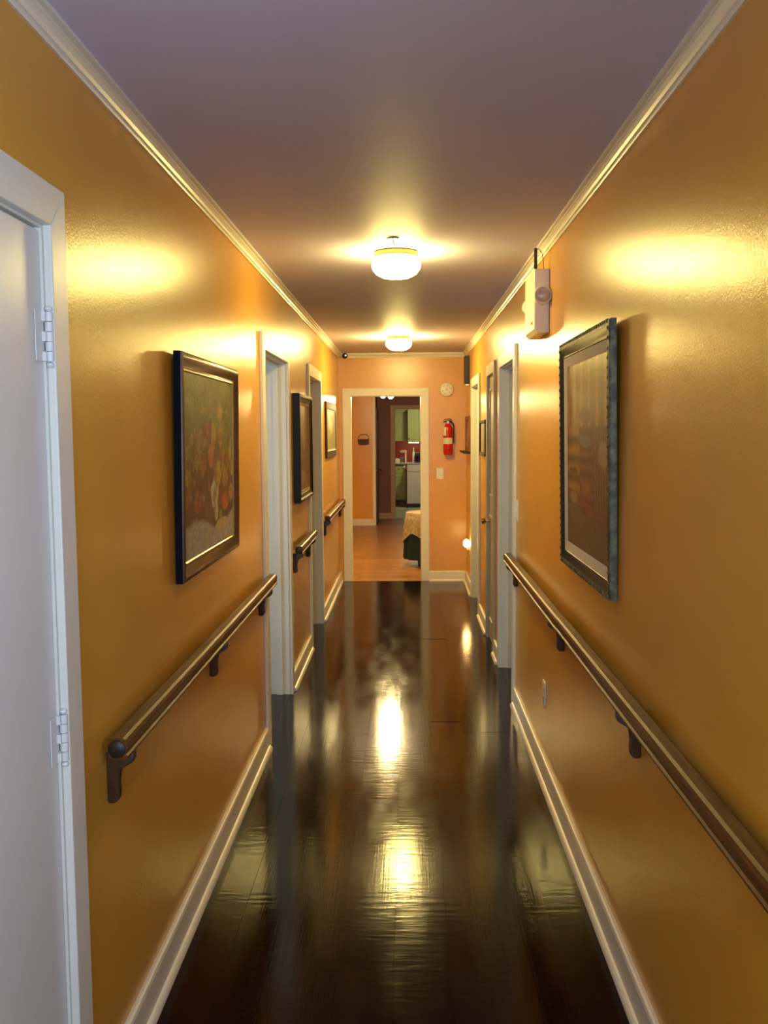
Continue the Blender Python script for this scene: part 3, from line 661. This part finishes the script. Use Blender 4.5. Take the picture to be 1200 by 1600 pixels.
# ------------------------------------------------------------------ dining room beyond
RX0, RX1, RY0, RY1 = -2.6, 2.2, D+WT, 16.20
struct(bx('floor_dining', (RX0, RX1, D+WT, RY1+.12, -.1, 0), OAK), 'orange oak board floor of the room beyond the doorway', 'floor')
struct(bx('ceiling_dining', (RX0, RX1, RY0, RY1+.12, 2.5, 2.6), CEIL), 'white ceiling of the room beyond', 'ceiling')
bm = NB(); box(bm, RX0-.1, RX0, RY0-WT, RY1+.12, 0, 2.6); struct(obj('wall_dining_left', bm, WALL), 'orange left wall of the room beyond', 'wall')
bm = NB(); box(bm, RX1, RX1+.1, RY0-WT, RY1+.12, 0, 2.6); struct(obj('wall_dining_right', bm, WALL), 'orange right wall of the room beyond', 'wall')
bm = NB(); box(bm, RX0, XL-WT, D, D+WT, 0, 2.6); box(bm, XR+WT, RX1, D, D+WT, 0, 2.6); struct(obj('wall_dining_front', bm, WALL), 'near wall of the room beyond', 'wall')
AX = -.555      # corner of the orange wall in the far wall
bm = NB(); box(bm, RX0, AX, RY1, RY1+.12, 0, 2.5); box(bm, .95, RX1, RY1, RY1+.12, 0, 2.5); box(bm, AX, .95, RY1, RY1+.12, 2.32, 2.5)
struct(obj('wall_dining_back', bm, WALL), 'orange far wall of the room beyond with a cased opening', 'wall')
cs = sroot('trim_4', 'cream casing of the opening in the far orange wall', 'trim', (AX, RY1, 0))
bx('casing_leg', (AX-.045, AX, RY1-.018, RY1, 0, 2.37), TRIM, cs, bev=.003); bx('casing_leg', (.95, .995, RY1-.018, RY1, 0, 2.37), TRIM, cs, bev=.003)
bx('casing_head', (AX, .95, RY1-.018, RY1, 2.325, 2.37), TRIM, cs, bev=.003); bx('jamb', (AX, AX+.010, RY1, RY1+.12, 0, 2.32), TRIM, cs)
struct(bx('baseboard_dining', (RX0, AX-.045, RY1-.018, RY1, 0, .115), TRIM, bev=.003), 'cream baseboard under the far orange wall', 'baseboard')
# short passage with maroon wall and kitchen doorway
KY = 17.45; KX0, KX1 = -.232, .62
struct(bx('floor_passage', (AX-.12, 1.1, RY1+.12, KY+.1, -.1, 0), mat('passage_brown_boards', (.16, .07, .03), .35, var=.2, vscale=5)), 'brown floor of the passage before the kitchen', 'floor')
struct(bx('ceiling_passage', (AX-.12, 1.1, RY1+.12, KY, 2.5, 2.6), CEIL), 'ceiling of the passage before the kitchen', 'ceiling')
bm = NB(); box(bm, AX-.12, KX0, KY, KY+.1, 0, 2.5); box(bm, KX1, 1.1, KY, KY+.1, 0, 2.5); box(bm, KX0, KX1, KY, KY+.1, 2.04, 2.5)
struct(obj('wall_passage_back', bm, MAROON), 'maroon wall around the kitchen doorway', 'wall')
bm = NB(); box(bm, AX-.12, AX, RY1+.12, KY, 0, 2.5); struct(obj('wall_passage_left', bm, MAROON), 'maroon side wall of the passage on the left', 'wall')
bm = NB(); box(bm, 1.1, 1.2, RY1+.12, KY, 0, 2.5); struct(obj('wall_passage_right', bm, MAROON), 'maroon side wall of the passage on the right', 'wall')
TAUPE = mat('taupe_trim_paint', (.42, .29, .22), .45, var=.05)
kd = sroot('door_9', 'taupe cased doorway into the green kitchen', 'doorway', ((KX0+KX1)/2, KY, 0))
bx('casing_leg', (KX0-.075, KX0+.004, KY-.018, KY, 0, 2.115), TAUPE, kd, bev=.003); bx('casing_leg', (KX1-.004, KX1+.075, KY-.018, KY, 0, 2.115), TAUPE, kd, bev=.003)
bx('casing_head', (KX0+.004, KX1-.004, KY-.018, KY, 2.036, 2.115), TAUPE, kd, bev=.003)
bx('jamb', (KX0, KX0+.01, KY, KY+.1, 0, 2.04), TAUPE, kd); bx('jamb', (KX1-.01, KX1, KY, KY+.1, 0, 2.04), TAUPE, kd)
struct(bx('baseboard_passage', (AX, KX0-.075, KY-.018, KY, 0, .11), TAUPE, bev=.003), 'taupe baseboard under the maroon wall', 'baseboard')
pd = sroot('door_10', 'dark wooden door folded open against the maroon passage wall', 'door', (AX+.02, RY1+.13, 0))
lf = bx('leaf', (AX+.003, AX+.035, RY1+.14, RY1+.92, .01, 2.03), BROWNP, pd, bev=.002)
bm = NB(); lathe(bm, [(.02, 0), (.02, .006), (.008, .012), (.008, .026), (.020, .034), (.024, .046), (.016, .056), (0, .058)], (AX+.035, RY1+.86, .93), axis='X', n=16); obj('knob', bm, BLACKP, lf, smooth=True)

# wall basket on the orange wall
t = thing('wall_basket', 'small brown hanging basket on the far orange wall', 'basket', (-.752, RY1, 1.40))
bm = NB(); prism(bm, [(-.840, 1.500), (-.850, 1.492), (-.835, 1.412), (-.815, 1.402), (-.690, 1.402), (-.668, 1.412), (-.655, 1.492), (-.662, 1.500)], 1, RY1-.075, RY1-.002, bev=.004); bk = obj('body', bm, BASKET, t)
for z in (1.425, 1.45, 1.475): bx('weave_band', (-.848, -.657, RY1-.080, RY1-.001, z-.006, z+.006), BROWNP, bk, bev=.003)
bm = NB(); tube(bm, [(-.845, RY1-.02, 1.495), (-.835, RY1-.015, 1.55), (-.80, RY1-.012, 1.576), (-.75, RY1-.012, 1.582), (-.70, RY1-.012, 1.576), (-.668, RY1-.015, 1.55), (-.66, RY1-.02, 1.495)], .006); obj('handle', bm, BASKET, t, smooth=True)

# round table with two cloths
tx, ty, tr, tz = .285, 11.36, .30, .648
t = thing('side_table', 'small round table hidden under cloths beyond the doorway', 'table', (tx, ty, 0))
bm = NB(); lathe(bm, [(tr-.012, tz-.03), (tr-.008, tz-.012), (0, tz-.012)], (tx, ty, 0), n=32); obj('table_top', bm, BROWNP, t, smooth=True)
for k in range(4):
    a = PI/4+k*PI/2; bx('leg', (tx+.2*math.cos(a)-.018, tx+.2*math.cos(a)+.018, ty+.2*math.sin(a)-.018, ty+.2*math.sin(a)+.018, 0, tz-.028), BROWNP, t)
def skirt(name, m, r0, z0, drop_fn, fold, nf, seed, dt):
    n = 144; bm = NB(); rings = []
    c = bm.verts.new((tx, ty, z0))
    for j in range(15):
        ring_ = []
        for k in range(n):
            a = 2*PI*k/n
            if j < 3: r = r0*(.5, .9, 1.0)[j]; z = z0-(0, 0, .003)[j]
            else:
                s = (j-2)/12; dz = drop_fn(a)*s
                r = r0+.010*min(1, s*4)+dt*s+fold*s*math.sin(nf*a+seed+1.3*math.sin(2*a)); z = z0-.006-dz
            ring_.append(bm.verts.new((tx+r*math.cos(a), ty+r*math.sin(a), z)))
        rings.append(ring_)
    for k in range(n): bm.faces.new((c, rings[0][k], rings[0][(k+1) % n]))
    for A, B in zip(rings, rings[1:]):
        for k in range(n): bm.faces.new((A[k], B[k], B[(k+1) % n], A[(k+1) % n]))
    return obj(name, bm, m, smooth=True)
sk = skirt('tablecloth', TEAL, tr-.004, tz-.006, lambda a: .55, .010, 13, .4, .030); tag(sk, 'dark teal cloth hanging from the round table beyond the doorway', 'tablecloth')
ov = skirt('table_topper', CLOTH, tr+.004, tz, lambda a: .235+.14*abs(math.cos(2*(a-.06)))**2, .012, 9, 1.1, .030); tag(ov, 'beige patterned topper draped over the dark teal cloth', 'tablecloth')

# chandelier
cx, cy, cz = -.225, 11.42, 2.045
t = thing('chandelier', 'chandelier with glowing tulip glass shades beyond the doorway', 'chandelier', (cx, cy, 2.5))
bm = NB(); lathe(bm, [(.06, 2.50), (.06, 2.49), (.03, 2.475), (.008, 2.47), (.008, 2.26), (.02, 2.25), (.032, 2.22), (.026, 2.18), (.010, 2.15), (.014, 2.135), (0, 2.12)], (cx, cy, 0), n=20); obj('stem', bm, STEEL, t, smooth=True)
for k in range(3):
    a = PI*1.02+k*2*PI/3; ux, uy = math.cos(a), math.sin(a); ra = .062
    P = [(cx+ux*r, cy+uy*r, z) for r, z in ((.02, 2.20), (.035, 2.19), (.05, 2.195), (.06, 2.20), (ra, 2.19), (ra, 2.16))]
    bm = NB(); tube(bm, P, .006); ar = obj('arm', bm, STEEL, t, smooth=True)
    bm = NB(); lathe(bm, [(.014, 2.168), (.022, 2.150), (.032, 2.125), (.037, 2.095), (.034, 2.06), (.022, 2.036), (0, 2.028)], (cx+ux*ra, cy+uy*ra, -.004*k), n=20); bm.faces.ensure_lookup_table()
    obj('glass_shade', bm, SHADE, ar, smooth=True, label='glowing frosted glass shade')

# ------------------------------------------------------------------ kitchen
QX0, QX1, QY1 = -1.6, 1.9, 21.55
struct(bx('floor_kitchen', (QX0, QX1, KY+.1, QY1+.1, -.1, .001), TILE), 'grey-green tiled kitchen floor', 'floor')
struct(bx('ceiling_kitchen', (QX0, QX1, KY+.1, QY1+.1, 2.5, 2.6), CEIL), 'white kitchen ceiling', 'ceiling')
struct(bx('wall_kitchen_back', (QX0, QX1, QY1, QY1+.1, 0, 2.5), SPLASH), 'orange-red kitchen wall behind the counter', 'wall')
bm = NB(); box(bm, QX0-.1, QX0, KY, QY1+.1, 0, 2.6); struct(obj('wall_kitchen_left', bm, SPLASH), 'left kitchen wall', 'wall')
bm = NB(); box(bm, QX1, QX1+.1, KY, QY1+.1, 0, 2.6); struct(obj('wall_kitchen_right', bm, SPLASH), 'right kitchen wall', 'wall')
bm = NB(); box(bm, QX0, AX-.12, KY, KY+.1, 0, 2.5); box(bm, 1.1, QX1, KY, KY+.1, 0, 2.5); struct(obj('wall_kitchen_front', bm, MAROON), 'near kitchen wall beside the doorway', 'wall')
def cabinet(name, label, x0, x1, yf, yb, z0, z1, doors, base, grp):
    t = thing(name, label, 'cabinet', ((x0+x1)/2, (yf+yb)/2, z0), grp)
    zb = z0+.10 if base else z0
    bx('body', (x0, x1, yf, yb, zb, z1), GREENC, t)
    if base: bx('toe_kick', (x0, x1, yf+.06, yb, z0, zb), BLACKP, t)
    wd = (x1-x0)/doors
    for k in range(doors):
        a, b = x0+k*wd+.006, x0+(k+1)*wd-.006; zt = z1-.008
        if base:
            dr = bx('drawer', (a, b, yf-.020, yf, z1-.165, zt), GREENC, t, bev=.003)
            bm = NB(); lathe(bm, [(.008, 0), (.008, -.012), (.015, -.020), (0, -.026)], ((a+b)/2, yf-.020, z1-.085), axis='Y', n=12); obj('knob', bm, BLACKP, dr, smooth=True); zt = z1-.175
        d = bx('door', (a, b, yf-.020, yf, zb+.006, zt), GREENC, t, bev=.003)
        for q in ((a+.05, b-.05, zt-.075, zt-.055), (a+.05, b-.05, zb+.055, zb+.075), (a+.05, a+.068, zb+.075, zt-.075), (b-.068, b-.05, zb+.075, zt-.075)):
            bx('panel_moulding', (q[0], q[1], yf-.028, yf-.019, q[2], q[3]), GREENC, d, bev=.002)
        bm = NB(); lathe(bm, [(.008, 0), (.008, -.012), (.015, -.020), (0, -.026)], (a+.03, yf-.020, (zb+.07) if not base else zt-.05), axis='Y', n=12); obj('knob', bm, BLACKP, d, smooth=True)
cabinet('wall_cabinet', 'olive green wall cabinet in the kitchen, left of the brighter one', -.33, .005, 21.02, QY1, 1.415, 2.13, 1, False, 'green kitchen cabinets')
cabinet('wall_cabinet', 'brightly lit green wall cabinet at the right edge of the kitchen view', .012, .50, 20.72, QY1, 1.40, 2.12, 2, False, 'green kitchen cabinets')
cabinet('base_cabinet', 'green base cabinet under the dark kitchen counter', -.34, -.03, 20.92, QY1, 0, .872, 1, True, 'green kitchen cabinets')
ct = bx('countertop', (-.36, .80, 20.88, QY1, .874, .905), COUNTER, bev=.004); tag(ct, 'dark countertop along the kitchen wall', 'countertop')
t = thing('dishwasher', 'grey-white dishwasher standing before the kitchen counter', 'dishwasher', (.3, 20.3, 0))
bx('body', (-.012, .60, 20.02, 20.85, .08, .930), APPL, t, bev=.008); bx('toe_kick', (.005, .59, 20.07, 20.85, 0, .085), BLACKP, t); bx('top', (-.016, .604, 20.0, 20.86, .930, .948), mat('grey_lid', (.35, .33, .31), .35, var=.1), t, bev=.004)
bx('door_panel', (0, .588, 20.008, 20.022, .10, .76), APPL, t, bev=.003); bx('control_panel', (0, .588, 20.006, 20.022, .775, .92), APPL, t, bev=.003)
# things on the counter
t = thing('tissue_box', 'small cream tissue box on the kitchen counter', 'box', (-.225, 21.1, .905)); bx('box', (-.288, -.165, 21.04, 21.16, .905, 1.015), PAPER, t, bev=.004)
bm = NB(); prism(bm, [(-.255, 1.014), (-.24, 1.035), (-.225, 1.022), (-.205, 1.036), (-.195, 1.014)], 1, 21.09, 21.11); obj('tissue', bm, WHITEP, t)
t = thing('stand_mixer', 'pale stand mixer on the kitchen counter', 'mixer', (-.08, 21.1, .905))
MX = mat('pale_enamel', (.62, .45, .38), .25, var=.05)
bx('base', (-.155, -.010, 21.04, 21.16, .905, .930), MX, t, bev=.006)
bx('column', (-.055, -.012, 21.06, 21.14, .93, 1.16), MX, t, bev=.008)
bm = NB(); lathe(bm, [(0, -.150), (.028, -.145), (.038, -.11), (.040, -.04), (.034, 0), (0, .004)], (-.012, 21.10, 1.175), axis='X', n=18); obj('head', bm, MX, t, smooth=True)
bm = NB(); lathe(bm, [(.025, .93), (.045, .955), (.052, 1.00), (.054, 1.05)], (-.112, 21.1, 0), n=18); obj('bowl', bm, STEEL, t, smooth=True)
t = thing('bottle', 'tall clear white bottle on the dishwasher top', 'bottle', (.14, 20.5, .948))
bm = NB(); lathe(bm, [(0, .948), (.026, .95), (.028, .97), (.028, 1.16), (.014, 1.20), (.011, 1.25)], (.14, 20.5, 0), n=18); obj('body', bm, mat('white_bottle', (.85, .83, .80), .15, var=.03), t, smooth=True)
bm = NB(); lathe(bm, [(.014, 1.245), (.014, 1.275), (0, 1.277)], (.14, 20.5, 0), n=12); obj('cap', bm, WHITEP, t, smooth=True)
t = thing('coffee_maker', 'black coffee maker on the dishwasher top', 'coffee maker', (.25, 20.45, .948))
bx('base', (.172, .345, 20.36, 20.58, .948, .975), BLACKP, t, bev=.006); bx('column', (.172, .345, 20.50, 20.58, .975, 1.13), BLACKP, t, bev=.004); bx('brew_head', (.170, .347, 20.36, 20.58, 1.10, 1.17), BLACKP, t, bev=.012)
bm = NB(); lathe(bm, [(0, .976), (.050, .978), (.060, 1.01), (.052, 1.06), (.040, 1.085)], (.255, 20.43, 0), n=20); obj('carafe', bm, mat('dark_glass', (.02, .015, .012), .08, var=.1), t, smooth=True)
# hanging dish cloth bundle on the counter edge
t = thing('oven_mitt', 'small white mitt hanging at the counter edge', 'mitt', (-.045, 20.86, .84))
bm = NB(); bmesh.ops.create_uvsphere(bm, u_segments=14, v_segments=10, radius=.5, matrix=Matrix.Translation((-.047, 20.864, .835)) @ Matrix.Diagonal((.075, .022, .075, 1))); obj('hand', bm, mat('white_cotton', (.8, .74, .62), .9, var=.1), t, smooth=True)
bm = NB(); bmesh.ops.create_uvsphere(bm, u_segments=10, v_segments=8, radius=.5, matrix=Matrix.Translation((-.015, 20.862, .855)) @ Matrix.Diagonal((.03, .02, .045, 1))); obj('thumb', bm, MATS['white_cotton'], t, smooth=True)
# kitchen ceiling lamp
t = thing('kitchen_lamp', 'round glowing kitchen ceiling lamp', 'ceiling light', (.55, 19.4, 2.5))
bm = NB(); lathe(bm, [(.17, 2.5), (.17, 2.475), (.1, 2.47)], (.55, 19.4, 0), n=28); obj('base_pan', bm, STEEL, t, smooth=True)
bm = NB(); lathe(bm, [(.16, 2.474), (.155, 2.45), (.12, 2.42), (.06, 2.405), (0, 2.40)], (.55, 19.4, 0), n=28); obj('glass_bowl', bm, KLIGHT, t, smooth=True)

t = thing('under_cabinet_lamp', 'small warm lamp strip under the brightly lit kitchen wall cabinet', 'lamp', (.15, 20.82, 1.38))
bx('housing', (.03, .27, 20.79, 20.85, 1.382, 1.400), WHITEP, t, bev=.003)
bm = NB(); tube(bm, [(.04, 20.82, 1.378), (.15, 20.82, 1.377), (.26, 20.82, 1.378)], .007); obj('tube_bulb', bm, mat('lit_warm_tube', (.9, .8, .6), .4, emit=(1.0, .72, .35), estr=60), t, smooth=True)
